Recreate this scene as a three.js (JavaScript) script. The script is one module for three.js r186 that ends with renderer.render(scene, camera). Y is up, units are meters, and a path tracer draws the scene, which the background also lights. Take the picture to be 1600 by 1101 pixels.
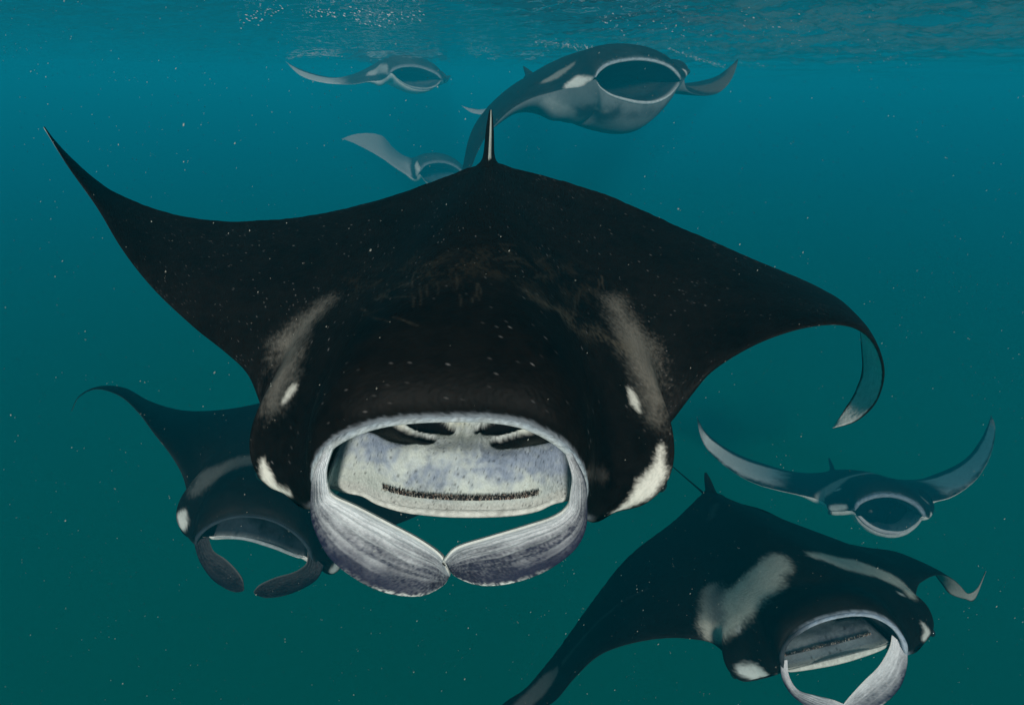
import * as THREE from 'three';
import { ImprovedNoise } from 'three/addons/math/ImprovedNoise.js';
import { mergeGeometries } from 'three/addons/utils/BufferGeometryUtils.js';

// ---------- camera, sky, sun, exposure ----------
const scene = new THREE.Scene();
const PITCH = 24 * Math.PI / 180, FOCAL = 904;               // a wide lens, tilted down; the camera hangs at the origin just under the surface
const SURFACE = 0.8;                                          // height of the water surface above the camera
const camera = new THREE.PerspectiveCamera(2 * Math.atan(550.5 / FOCAL) * 180 / Math.PI, 1600 / 1101, 0.05, 400);
camera.rotation.x = -PITCH;
camera.updateMatrixWorld();
camera.focus = 0.72; camera.userData.fStop = 22;
const renderer = new THREE.WebGLRenderer({ antialias: true });
renderer.toneMapping = THREE.LinearToneMapping;
renderer.toneMappingExposure = 1.03;
renderer.shadowMap.enabled = true;
renderer.shadowMap.type = THREE.PCFSoftShadowMap;

const SW = 128, SH = 64, skyData = new Float32Array(SW * SH * 4);
for (let j = 0; j < SH; j++) for (let i = 0; i < SW; i++) {
  const t = Math.max(0, Math.sin(((j + 0.5) / SH - 0.5) * Math.PI));
  const w = THREE.MathUtils.clamp((t - 0.45) / 0.45, 0, 1), o = 0.06 + 0.94 * w * w * (3 - 2 * w);   // bright overhead only: what a diver's window to the sky lets in
  skyData.set([0.8 * o, 0.92 * o, 1.0 * o, 1], (j * SW + i) * 4);
}
const sky = new THREE.DataTexture(skyData, SW, SH, THREE.RGBAFormat, THREE.FloatType);
sky.mapping = THREE.EquirectangularReflectionMapping; sky.magFilter = THREE.LinearFilter; sky.needsUpdate = true;
scene.background = sky; scene.environment = sky;
scene.backgroundIntensity = scene.environmentIntensity = 0.17;

const sun = new THREE.DirectionalLight(new THREE.Color().setRGB(1, 0.95, 0.86), 5);
sun.position.set(0.1, 2.5, 7.4); sun.target.position.set(0, -1, -2);
sun.castShadow = true; sun.shadow.radius = 16; sun.shadow.mapSize.set(2048, 2048);
Object.assign(sun.shadow.camera, { left: -8, right: 8, top: 8, bottom: -8, near: 0.5, far: 40 });
scene.add(sun, sun.target);

// sea water: sunlit, blue-green haze
scene.fog = new THREE.FogExp2(new THREE.Color().setRGB(0.004, 0.62, 0.95), 0.052);

// ---------- helpers ----------
const V = (x, y, z) => new THREE.Vector3(x, y, z);
const rgb = (r, g, b) => new THREE.Color().setRGB(r, g, b);
let seed = 7;
const rnd = () => { seed = (seed * 1664525 + 1013904223) >>> 0; return seed / 4294967296; };
const noise = new ImprovedNoise();
const nz = (x, y, z, f) => noise.noise(x * f + 31.7, y * f + 11.3, z * f + 5.1);
const clamp = (x, a = 0, b = 1) => Math.min(b, Math.max(a, x));
const smooth = (a, b, x) => { const t = clamp((x - a) / (b - a)); return t * t * (3 - 2 * t); };
const lerp = (a, b, t) => a + (b - a) * t;
// direction through a place in the picture (1600 x 1101), one metre deep
const sight = (px, py) => V((px - 800) / FOCAL, (550.5 - py) / FOCAL, -1).applyQuaternion(camera.quaternion);
const at = (px, py, d) => sight(px, py).multiplyScalar(d);
const onFilm = (p) => { const q = p.clone().applyQuaternion(camera.quaternion.clone().invert()); return [800 - q.x / q.z * FOCAL, 550.5 + q.y / q.z * FOCAL, -q.z]; };
const names = new Map();
function numbered(n) { const k = names.get(n) ?? 0; names.set(n, k + 1); return k ? `${n}_${String(k).padStart(3, '0')}` : n; }

// tileable grain for skin
function tile(size, layers, fn, srgb) {
  const lat = layers.map(([n]) => { const a = new Float32Array(n * n); for (let i = 0; i < a.length; i++) a[i] = rnd(); return a; });
  const d = new Uint8Array(size * size * 4);
  for (let y = 0; y < size; y++) for (let x = 0; x < size; x++) {
    let s = 0, w = 0;
    layers.forEach(([n, amp], k) => {
      const u = x / size * n, v = y / size * n, i = Math.floor(u), j = Math.floor(v), a = lat[k];
      const f = (t) => t * t * (3 - 2 * t), fu = f(u - i), fv = f(v - j), g = (p, q) => a[(q % n) * n + (p % n)];
      s += amp * lerp(lerp(g(i, j), g(i + 1, j), fu), lerp(g(i, j + 1), g(i + 1, j + 1), fu), fv); w += amp;
    });
    const c = fn(s / w, x, y);
    d.set([c * 255, c * 255, c * 255, 255], (y * size + x) * 4);
  }
  const t = new THREE.DataTexture(d, size, size);
  t.wrapS = t.wrapT = THREE.RepeatWrapping; t.magFilter = THREE.LinearFilter; t.minFilter = THREE.LinearMipmapLinearFilter; t.generateMipmaps = true;
  if (srgb) t.colorSpace = THREE.SRGBColorSpace;
  t.needsUpdate = true; return t;
}
const grain = tile(512, [[256, 1], [64, 0.8], [16, 0.7]], (s) => clamp(0.94 + (s - 0.5) * 0.5, 0, 1));
const denticles = tile(512, [[256, 1], [128, 0.8], [32, 0.5], [8, 0.8]], (s) => s);
const skinMat = new THREE.MeshPhysicalMaterial({ vertexColors: true, map: grain, bumpMap: denticles, bumpScale: 0.0011, roughness: 0.55, specularIntensity: 0.13, side: THREE.DoubleSide });
const mouthMat = new THREE.MeshPhysicalMaterial({ vertexColors: true, map: grain, bumpMap: denticles, bumpScale: 0.0012, roughness: 0.5, specularIntensity: 0.6, side: THREE.DoubleSide });
const eyeMat = new THREE.MeshPhysicalMaterial({ color: rgb(0.012, 0.012, 0.014), roughness: 0.12, clearcoat: 1, clearcoatRoughness: 0.05 });

// Catmull-Rom through rows of numbers
function spline(rows, t) {
  const n = rows.length - 1, i = Math.min(n - 1, Math.max(0, Math.floor(t))), f = clamp(t - i);
  const a = rows[Math.max(0, i - 1)], b = rows[i], c = rows[i + 1], d = rows[Math.min(n, i + 2)];
  return b.map((_, k) => 0.5 * (2 * b[k] + (c[k] - a[k]) * f + (2 * a[k] - 5 * b[k] + 4 * c[k] - d[k]) * f * f + (3 * b[k] - a[k] - 3 * c[k] + d[k]) * f * f * f));
}
const wingProfile = (c) => 1.98 * (1.4845 * Math.sqrt(c) - 0.63 * c - 1.758 * c * c + 1.4215 * c ** 3 - 0.5175 * c ** 4);

function gridGeometry(P, nu, nv, color, uvOf) {                // P[i * (nv + 1) + j]
  const pos = new Float32Array(P.length * 3), col = new Float32Array(P.length * 3), uv = new Float32Array(P.length * 2), idx = [];
  for (let k = 0; k < P.length; k++) {
    const p = P[k], i = Math.floor(k / (nv + 1)), j = k % (nv + 1), c = color(p, i, j);
    pos.set([p.x, p.y, p.z], k * 3); col.set(c, k * 3); uv.set(uvOf(p, i, j), k * 2);
  }
  for (let i = 0; i < nu; i++) for (let j = 0; j < nv; j++) { const a = i * (nv + 1) + j, b = a + nv + 1; idx.push(a, b, a + 1, b, b + 1, a + 1); }
  const g = new THREE.BufferGeometry();
  g.setAttribute('position', new THREE.BufferAttribute(pos, 3)); g.setAttribute('color', new THREE.BufferAttribute(col, 3)); g.setAttribute('uv', new THREE.BufferAttribute(uv, 2));
  g.setIndex(idx); g.computeVertexNormals(); return g;
}
// a tube of changing radius through world points; color(k along 0..1, angle, point)
function tubeGeometry(pts, radius, sides, color, flat = 1, side = null) {
  const P = [], n = pts.length - 1;
  let ref = side ? side.clone() : V(0.3, 1, 0.2);
  for (let i = 0; i <= n; i++) {
    const t = pts[Math.min(n, i + 1)].clone().sub(pts[Math.max(0, i - 1)]).normalize();
    const a = ref.clone().sub(t.clone().multiplyScalar(ref.dot(t))).normalize(), b = t.clone().cross(a);
    ref = a;
    for (let j = 0; j <= sides; j++) { const w = j / sides * 2 * Math.PI, r = radius(i / n); P.push(pts[i].clone().addScaledVector(a, r * Math.cos(w)).addScaledVector(b, r * flat * Math.sin(w))); }
  }
  return gridGeometry(P, n, sides, (p, i, j) => color(i / n, j / sides * 2 * Math.PI, p), (p, i, j) => [i / n * 2, j / sides * 0.3]);
}
function part(name, geometry, material, parent, label) {
  const m = new THREE.Mesh(geometry, material); m.name = name; m.castShadow = m.receiveShadow = true;
  if (label) m.userData.label = label;
  parent.add(m); return m;
}

// ---------- one manta ray ----------
// Ribs run from the tip of the wing at the picture's left to the tip at its right. Each rib has a front point F, a back point B and, in the mouth, a jaw point G.
// A point is [picture x, picture y, place along the body axis in body lengths, the lip being 0 and the tail end about -1].
const DARK = [0.0062, 0.0051, 0.0042];
function makeManta(s) {
  const root = new THREE.Group(); root.name = numbered('manta_ray');
  root.userData = { label: s.label, category: 'manta ray', group: 'manta rays feeding below the surface' };
  const O = at(...s.lip), tailEnd = at(...s.rear), L = O.distanceTo(tailEnd), f = O.clone().sub(tailEnd).normalize();
  const roll = s.roll * Math.PI / 180, hint = V(Math.cos(roll), Math.sin(roll), 0).applyQuaternion(camera.quaternion);
  const X = hint.sub(f.clone().multiplyScalar(hint.dot(f))).normalize(), U = f.clone().cross(X);
  root.position.copy(O);
  const place = (q) => { if (q.length > 3) return at(q[0], q[1], q[3]).sub(O); const d = sight(q[0], q[1]); return d.multiplyScalar((q[2] * L + f.dot(O)) / f.dot(d)).sub(O); };   // relative to the lip
  const local = (p) => [p.dot(X) / L, p.dot(U) / L, p.dot(f) / L];
  const world = (x, y, z) => V(0, 0, 0).addScaledVector(X, x * L).addScaledVector(U, y * L).addScaledVector(f, z * L);

  // ribs
  const n = s.ribs.length, ribs = s.ribs.map((r) => ({ ...r, F: place(r.F), B: place(r.B) }));
  ribs.forEach((r) => { r.G = r.G ? place(r.G) : r.F.clone(); });
  const mid = (k) => { const r = ribs[clamp(k, 0, n - 1)]; return r.F.clone().add(r.B).multiplyScalar(0.5); };
  ribs.forEach((r, k) => {
    if (r.tilt !== undefined) { r.W = U; r.N = U.clone().addScaledVector(X, r.tilt).addScaledVector(f, r.lean ?? 0).normalize(); return; }
    const span = mid(k + 1).sub(mid(k - 1)), chord = r.F.clone().sub(r.B);
    r.N = chord.cross(span).normalize(); if (chord.length() < 1e-5) r.N = U.clone(); r.W = r.N;
  });
  ribs[0].N = ribs[0].W = ribs[1].N.clone(); ribs[n - 1].N = ribs[n - 1].W = ribs[n - 2].N.clone();
  const rows = ribs.map((r) => [...r.F.toArray(), ...r.B.toArray(), ...r.G.toArray(), ...r.N.toArray(), r.up * L, r.dn * L, r.m ? 1 : 0, ...r.W.toArray()]);
  // columns, spaced by how far apart the ribs are in the picture's own metres
  const steps = rows.map((a, k) => k ? Math.hypot(a[0] - rows[k - 1][0], a[1] - rows[k - 1][1], a[2] - rows[k - 1][2]) + 0.35 * Math.hypot(a[3] - rows[k - 1][3], a[4] - rows[k - 1][4], a[5] - rows[k - 1][5]) + 0.01 * L : 0);
  const total = steps.reduce((a, b) => a + b), cols = [];
  { let k = 1, run = 0; for (let i = 0; i <= s.nu; i++) { const want = total * i / s.nu; while (k < n - 1 && run + steps[k] < want) run += steps[k++]; cols.push(clamp(k - 1 + (want - run) / steps[k], 0, n - 1)); } }
  const secAt = (t) => { const v = spline(rows, t); return { t, F: V(v[0], v[1], v[2]), B: V(v[3], v[4], v[5]), G: V(v[6], v[7], v[8]), N: V(v[9], v[10], v[11]).normalize(), up: Math.max(0.0015 * L, v[12]), dn: Math.max(0.001 * L, v[13]), m: v[14], W: V(v[15], v[16], v[17]).normalize() }; }, sec = cols.map(secAt);
  sec.forEach((q) => { const c = q.B.clone().sub(q.F), l = c.length() / L, e = 0.5 * nz(q.B.x, q.B.y, q.B.z, 26 / L) + 0.35 * nz(q.B.x, q.B.y, q.B.z, 70 / L); if (l > 0.02 && !q.m) { q.B.addScaledVector(c, 0.007 * e / Math.max(0.15, l)); } });   // a slightly worn trailing edge
  const arc = [0]; for (let i = 1; i < sec.length; i++) arc.push(arc[i - 1] + sec[i].F.clone().lerp(sec[i].B, 0.5).distanceTo(sec[i - 1].F.clone().lerp(sec[i - 1].B, 0.5)));
  const wide = 0.085 * L;
  sec.forEach((q, i) => {
    const N = V(0, 0, 0); let up = 0, dn = 0, sum = 0;
    for (let k = 0; k < sec.length; k++) { const e = (arc[k] - arc[i]) / wide; if (Math.abs(e) > 2.6) continue; const g = Math.exp(-e * e / 2) * ((arc[Math.min(sec.length - 1, k + 1)] - arc[Math.max(0, k - 1)]) + 1e-4); N.addScaledVector(sec[k].W, g); up += g * sec[k].up; dn += g * sec[k].dn; sum += g; }
    const tipward = smooth(0, 0.35 * L, Math.min(arc[i], arc[sec.length - 1] - arc[i]));
    q.NS = N.normalize(); q.upS = lerp(q.up, up / sum, tipward); q.dnS = lerp(q.dn, dn / sum, tipward);
  });
  const chordAt = Array.from({ length: s.nv + 1 }, (_, j) => (j / s.nv) ** 1.5);
  const top = [], under = [];
  for (const q of sec) for (const c of chordAt) {
    const k = smooth(0.05, 0.4, c), N = q.N.clone().lerp(q.NS, k).normalize();
    top.push(q.F.clone().lerp(q.B, c).addScaledVector(N, lerp(q.up, q.upS, k) * wingProfile(c)));
    under.push(q.G.clone().lerp(q.B, c).addScaledVector(N, -lerp(q.dn, q.dnS, k) * wingProfile(c)));
  }
  const isHead = (t) => { const a = ribs[clamp(Math.floor(t), 0, n - 1)], b = ribs[clamp(Math.ceil(t), 0, n - 1)]; return a.tilt !== undefined || b.tilt !== undefined ? 1 : 0; };
  const headArc = sec.map((q, i) => isHead(q.t) ? arc[i] : -1).filter((x) => x >= 0), h0 = headArc[0], h1 = headArc[headArc.length - 1];
  for (const P of [top, under]) {
    const raw = P.map((p) => p.clone()), width = 0.1 * L;
    for (let i = 0; i < sec.length; i++) {
      const near = smooth(0.3 * L, 0.05 * L, Math.max(h0 - arc[i], arc[i] - h1)); if (near <= 0) continue;
      const ks = []; let sum = 0;
      for (let k = 0; k < sec.length; k++) { const e = (arc[k] - arc[i]) / width; if (Math.abs(e) < 2.5) { const g = Math.exp(-e * e / 2) * (arc[Math.min(sec.length - 1, k + 1)] - arc[Math.max(0, k - 1)] + 1e-5); ks.push([k, g]); sum += g; } }
      for (let j = 1; j < s.nv; j++) {
        const k = near * smooth(P === top ? s.even?.[0] ?? 0.02 : 0.1, P === top ? s.even?.[1] ?? 0.34 : 0.5, chordAt[j]) * smooth(1, 0.93, chordAt[j]); if (k < 0.003) continue;
        const m = V(0, 0, 0); for (const [c, g] of ks) m.addScaledVector(raw[c * (s.nv + 1) + j], g / sum);
        P[i * (s.nv + 1) + j].lerp(m, k);
      }
    }
  }
  // where the markings lie on the skin
  const film = top.map((p) => onFilm(p.clone().add(O))), filmUnder = s.underMarks ? under.map((p) => onFilm(p.clone().add(O))) : [];
  const pick = (px, py, film, top) => { let best = -1, least = 1e9; film.forEach((q, k) => { const e = (q[0] - px) ** 2 + (q[1] - py) ** 2 + (e2(q[2])); if (e < least) { least = e; best = k; } }); return top[best]; };
  const e2 = (d) => d * 4;
  const [marks, underMarks] = [[s.marks, film, top], [s.underMarks, filmUnder, under]].map(([list, film, skin]) => (list ?? []).map((m) => ({ ...m, pts: (m.path ?? []).map(([px, py, w]) => { const p = pick(px, py, film, skin); return [p, w * (p.clone().add(O)).length() / 980]; }) })));
  const strength = (p, m) => {
    let d = -1e9;
    for (let k = 0; k < m.pts.length - 1; k++) {
      const [a, ra] = m.pts[k], [b, rb] = m.pts[k + 1], ab = b.clone().sub(a), t = clamp(p.clone().sub(a).dot(ab) / Math.max(1e-9, ab.lengthSq()));
      d = Math.max(d, lerp(ra, rb, t) - p.distanceTo(a.clone().addScaledVector(ab, t)));
    }
    const w = m.soft * L;
    return (m.mottle ? smooth(-0.15, 0.5, nz(p.x, p.y, p.z, 24 / L) + 0.8 * nz(p.x, p.y, p.z, 120 / L) + 0.5 * nz(p.x, p.y, p.z, 300 / L)) : 1) * smooth(-w, w, d + w * (0.35 * nz(p.x, p.y, p.z, 30 / L) + 0.5 * nz(p.x, p.y, p.z, 150 / L) + 0.45 * nz(p.x, p.y, p.z, 420 / L)));
  };
  const band = (m, p, t, c) => { const a = 0.5 * nz(p.x, p.y, p.z, 16 / L) + 0.35 * nz(p.x, p.y, p.z, 60 / L), tt = t + 0.5 * a, cc = c + 0.09 * a, [e, g] = m.fade ?? [0.7, 0.07]; return smooth(m.t[0] - e, m.t[0] + e, tt) * smooth(m.t[1] + e, m.t[1] - e, tt) * smooth(m.c[0] - g, m.c[0] + g, cc) * smooth(m.c[1] + g, m.c[1] - g, cc); };
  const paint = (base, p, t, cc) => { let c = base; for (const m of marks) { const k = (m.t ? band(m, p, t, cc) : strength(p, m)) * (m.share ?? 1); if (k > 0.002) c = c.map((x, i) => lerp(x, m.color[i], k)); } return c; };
  const dark = s.dark ?? DARK, pale = s.pale ?? [0.62, 0.66, 0.62];
  const mouthAt = (q) => q.m;
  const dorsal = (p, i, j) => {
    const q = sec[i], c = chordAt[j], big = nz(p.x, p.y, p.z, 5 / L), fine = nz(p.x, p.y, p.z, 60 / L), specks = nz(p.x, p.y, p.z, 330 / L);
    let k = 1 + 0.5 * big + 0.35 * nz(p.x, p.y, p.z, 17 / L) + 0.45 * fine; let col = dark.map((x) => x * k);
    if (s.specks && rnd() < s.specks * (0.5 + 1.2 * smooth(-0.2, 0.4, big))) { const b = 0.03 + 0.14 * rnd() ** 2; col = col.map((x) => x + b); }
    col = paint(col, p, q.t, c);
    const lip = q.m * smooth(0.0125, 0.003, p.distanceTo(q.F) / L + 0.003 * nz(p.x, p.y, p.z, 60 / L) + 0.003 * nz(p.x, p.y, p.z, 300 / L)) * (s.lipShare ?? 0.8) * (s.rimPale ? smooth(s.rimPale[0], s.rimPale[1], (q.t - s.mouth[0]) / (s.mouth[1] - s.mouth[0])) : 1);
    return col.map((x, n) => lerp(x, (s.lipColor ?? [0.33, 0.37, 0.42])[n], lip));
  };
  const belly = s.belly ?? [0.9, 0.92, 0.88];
  const ventral = (p, i, j) => {
    const q = sec[i], c = chordAt[j], nn = 0.06 * nz(p.x, p.y, p.z, 14 / L) + 0.03 * nz(p.x, p.y, p.z, 70 / L);
    const edge = s.plainUnder ? 0 : Math.max(smooth(0.84, 0.97, c + nn), smooth(0.045, 0.012, c + nn * 0.4) * (1 - q.m));
    const mottle = 1 + 0.18 * nz(p.x, p.y, p.z, 8 / L);
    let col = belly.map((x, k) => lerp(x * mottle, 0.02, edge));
    if (s.gillPatch) { const [x, , z] = local(p), d = Math.hypot((Math.abs(x) - s.gillPatch[0]) / s.gillPatch[2], (z - s.gillPatch[1]) / s.gillPatch[3]); col = col.map((v) => lerp(v, 0.025, smooth(1.25, 0.75, d + 4 * nn) * 0.9)); }
    for (const m of underMarks) { const k = strength(p, m) * (m.share ?? 1); if (k > 0.002) col = col.map((x, n) => lerp(x, m.color[n], k)); }
    return col;
  };
  const len = sec.map(() => 0); for (let i = 1; i < sec.length; i++) len[i] = len[i - 1] + sec[i].F.clone().lerp(sec[i].B, 0.4).distanceTo(sec[i - 1].F.clone().lerp(sec[i - 1].B, 0.4));
  const skinUV = (p, i, j) => [len[i] * 2.2, chordAt[j] * sec[i].F.distanceTo(sec[i].B) * 2.2];
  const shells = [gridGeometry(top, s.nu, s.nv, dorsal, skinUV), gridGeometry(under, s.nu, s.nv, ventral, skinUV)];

  // rim of the mouth
  const inMouth = sec.filter((q) => q.t >= s.mouth[0] - 1e-6 && q.t <= s.mouth[1] + 1e-6);
  const rimCentres = inMouth.map((q) => q.F.clone().addScaledVector(q.N, -L * s.rim[0] * 0.5));
  const rimColor = (k, w, p) => { const ci = Math.round(k * (inMouth.length - 1)), out = p.clone().sub(rimCentres[ci]).dot(inMouth[ci].N) / (L * s.rim[0]); const a = nz(p.x, p.y, p.z, 45 / L), b = nz(p.x, p.y, p.z, 230 / L), e = nz(p.x, p.y, p.z, 480 / L), o = clamp(0.5 + 0.45 * out + 0.35 * a), v = clamp(1 + 0.3 * a + (0.25 + 0.5 * o) * (b + 0.7 * e), 0.2, 1.2); return (s.rimColor ?? [0.8, 0.84, 0.82]).map((x, n) => lerp(x, x * [0.46, 0.52, 0.6][n], o) * v * lerp(0.12, 1, s.rimPale ? smooth(s.rimPale[0], s.rimPale[1], k + 0.05 * a) : 1)); };
  const rimR = (k) => L * lerp(s.rim[1], s.rim[0], Math.sin(Math.PI * k) ** 0.7) * lerp(s.rimEnd ?? 0.25, 1, smooth(0, s.rimEnd ? 0.2 : 0.07, Math.min(k, 1 - k)));
  shells.push(tubeGeometry(inMouth.map((q) => q.F.clone().addScaledVector(q.N, -rimR(0.5) * 0.5)), rimR, 12, rimColor));
  shells.push(tubeGeometry(inMouth.map((q) => q.G.clone().addScaledVector(U, -(s.jawRim ?? 0.008) * L * 0.75)), (k) => L * (s.jawRim ?? 0.008) * (0.03 + 0.97 * Math.sin(Math.PI * k) ** 0.8), 10, (k, w, p) => { const v = 0.95 + 0.35 * nz(p.x, p.y, p.z, 120 / L); return (s.jawColor ?? [0.8, 0.83, 0.78]).map((x) => x * v); }));
  const body = part('body', mergeGeometries(shells), skinMat, root);

  // mouth: palate, throat and floor in one sheet that starts at the upper lip and ends at the lower jaw
  const fine = s.mc ? Array.from({ length: s.mc + 1 }, (_, i) => secAt(lerp(s.mouth[0], s.mouth[1], i / s.mc))) : inMouth;
  const mv = s.mv ?? 60, half = mv / 2, sheet = [], depth = s.throat ?? 0.42;
  const bez = (a, b, c, d, t) => a.clone().multiplyScalar((1 - t) ** 3).addScaledVector(b, 3 * t * (1 - t) ** 2).addScaledVector(c, 3 * t * t * (1 - t)).addScaledVector(d, t ** 3);
  const hw = Math.max(...inMouth.map((q) => Math.abs(local(q.F)[0]))), cx = inMouth.reduce((a, q) => a + local(q.F)[0], 0) / inMouth.length;
  fine.forEach((q) => {
    const a = local(q.F), g = local(q.G), T = world(cx + (a[0] - cx) * 0.78, (a[1] + g[1]) * 0.36, -depth);
    const gap = q.F.distanceTo(q.G) / L;
    const r1 = q.F.clone().addScaledVector(f, -0.13 * L).addScaledVector(U, Math.min(0.015, gap * 0.1) * L), r2 = T.clone().addScaledVector(f, 0.14 * L).addScaledVector(U, 0.25 * gap * L);
    const f1 = q.G.clone().addScaledVector(f, -0.14 * L).addScaledVector(U, 0.1 * gap * L), f2 = T.clone().addScaledVector(f, 0.16 * L).addScaledVector(U, -0.34 * gap * L);
    for (let j = 0; j <= half; j++) sheet.push(bez(q.F, r1, r2, T, j / half));
    for (let j = half - 1; j >= 0; j--) sheet.push(bez(q.G, f1, f2, T, j / half));
  });
  const nm = fine.length - 1, slitsAndDark = s.slitsAndDark ?? [];
  const slitOrDarkAt = (p) => { const [x, , z] = local(p), side = Math.sign(x - cx), u = Math.abs(x - cx) / hw; let best = 0;
    for (const [u0, z0, u1, z1, w] of slitsAndDark) { const dx = (u1 - u0) * hw, dz = z1 - z0, t = clamp(((u - u0) * hw * dx + (z - z0) * dz) / (dx * dx + dz * dz)), d = Math.hypot((u - u0) * hw - t * dx, z - z0 - t * dz), wt = w * (0.45 + 0.55 * Math.sin(Math.PI * clamp(t, 0.04, 0.96)) ** 0.6); best = Math.max(best, smooth(wt * 1.3, wt * 0.82, d)); }
    return side === 0 ? 0 : best; };
  const isSlitOrDark = sheet.map((p, k) => (k % (mv + 1)) > half ? slitOrDarkAt(p) : 0);
  const flesh = s.flesh ?? [0.64, 0.72, 0.66];
  const inside = (p, i, j) => {
    const back = j <= half ? j / half : (mv - j) / half, k = i * (mv + 1) + j;
    const blotch = nz(p.x, p.y, p.z, 9 / L), fine = nz(p.x, p.y, p.z, 90 / L), fl = flesh[0] / 0.68, spot = nz(p.x, p.y, p.z, 260 / L);
    let c = flesh.map((x) => x * (1 + 0.25 * blotch + 0.1 * fine));
    const grey = nz(p.x, p.y, p.z, 13 / L) + 0.35 * fine, patch = smooth(-0.1, 0.45, grey), nearJaw = smooth(0.07, 0.14, back + 0.05 * grey) * smooth(0.36, 0.22, back + 0.12 * grey);
    const blue = clamp(0.3 * patch + 0.75 * nearJaw * smooth(-0.5, 0.3, grey)) * (j > half ? 1 : 0.5), cream = smooth(0.28, 0.42, back) * smooth(0.7, 0.5, back) * smooth(-0.3, 0.35, -grey);
    c = c.map((x, n) => lerp(lerp(x, [0.27, 0.33, 0.43][n] * fl, blue), [0.84, 0.85, 0.66][n] * fl, cream * 0.7));
    if (j > half) c = c.map((x, n) => lerp(x, (s.jawColor ?? [0.8, 0.83, 0.78])[n], smooth(0.045, 0.015, back)));
    if (spot > 0.5 && grey > -0.15) c = c.map((x) => x * 0.4);
    c = c.map((x) => x * (1 - 0.28 * smooth(-0.05, 0.45, nz(p.x, p.y, p.z, 380 / L)) * patch));
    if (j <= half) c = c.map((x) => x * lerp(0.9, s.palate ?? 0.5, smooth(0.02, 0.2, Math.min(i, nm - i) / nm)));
    return c.map((x, n) => lerp(x, [0.003, 0.003, 0.004][n], smooth(0.15, 0.85, isSlitOrDark[k])));
  };
  sheet.forEach((p, k) => {
    const j = k % (mv + 1), i = Math.floor(k / (mv + 1)); if (j <= half) return;
    const r = (mv - j) / half, [x] = local(p), u = (x - cx) / hw, edge = smooth(0, 0.12, Math.min(i, nm - i) / nm);
    const fold = (c, w) => Math.exp(-(((u - c) / w) ** 2));
    let y = 0.012 * Math.exp(-(((r - 0.2) / 0.09) ** 2)) - 0.008 * Math.exp(-(((r - 0.4) / 0.1) ** 2)) + 0.016 * fold(0, 0.2) * smooth(0.3, 0.6, r);
    y += (0.0035 * (fold(-0.02, 0.018) + fold(0.16 - 0.1 * r, 0.016)) - 0.002 * fold(0.03, 0.03)) * smooth(0.12, 0.3, r) * smooth(0.95, 0.6, r);
    y += 0.004 * nz(p.x, p.y, p.z, 26 / L) * smooth(0.1, 0.25, r);
    p.addScaledVector(U, y * edge * (s.relief ?? 0.4) * L);
    if (isSlitOrDark[k] > 0) p.addScaledVector(U, -0.016 * L * isSlitOrDark[k]);
  });
  part('mouth', gridGeometry(sheet, nm, mv, inside, (p, i, j) => [i / nm * 1.4, j / mv * 1.4]), mouthMat, root, s.mouthLabel);

  // tooth band on the lower jaw: rows of tiny pegs
  if (s.teeth) {
    const geos = [], peg = new THREE.ConeGeometry(1, 1, 5, 1), gumPts = [], [k0, k1, back] = s.teeth;
    const at2 = (k, row) => { const i = Math.round(lerp(0, nm, k)), j = mv - Math.round(row * half), p = sheet[i * (mv + 1) + j]; return p; };
    for (let k = 0; k <= 60; k++) { const a = at2(lerp(k0, k1, k / 60), back); gumPts.push(a.clone().addScaledVector(U, 0.001 * L)); }
    geos.push(tubeGeometry(gumPts, (k) => L * 0.0042 * Math.sin(Math.PI * clamp(k, 0.03, 0.97)) ** 0.3, 8, (k, w, p) => nz(p.x, p.y, p.z, 160 / L) > 0.1 ? [0.03, 0.026, 0.028] : [0.012, 0.012, 0.014], 0.8, U));
    const count = s.toothCount;
    for (let k = 0; k < count; k++) for (let r = 0; r < 4; r++) {
      const u = (k + 0.5 + 0.4 * (rnd() - 0.5)) / count, p = gumPts[Math.min(60, Math.round(u * 60))].clone().lerp(gumPts[Math.min(60, Math.floor(u * 60) + 1)], 0.5);
      const g = peg.clone(), w = L * 0.0009 * (0.7 + 0.6 * rnd()), h = L * (0.0045 + 0.003 * rnd());
      g.scale(w, h, w); g.rotateX(0.5 * (rnd() - 0.5)); g.rotateZ(0.5 * (rnd() - 0.5)); g.applyMatrix4(new THREE.Matrix4().makeBasis(X, U, f));
      p.addScaledVector(f, (r - 1.5) * 0.0024 * L).addScaledVector(U, 0.004 * L).addScaledVector(X, (rnd() - 0.5) * 0.004 * L); g.translate(p.x, p.y, p.z);
      const t = rnd(), c = t > 0.66 ? [0.8, 0.76, 0.66] : t > 0.56 ? [0.5, 0.3, 0.22] : [0.012, 0.012, 0.014];
      const nonIdx = new Float32Array(g.attributes.position.count * 3); for (let q = 0; q < nonIdx.length; q += 3) nonIdx.set(c, q);
      g.setAttribute('color', new THREE.BufferAttribute(nonIdx, 3)); geos.push(g);
    }
    part('tooth_band', mergeGeometries(geos), mouthMat, root, 'dark comb of tiny teeth along the lower jaw');
  }

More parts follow.
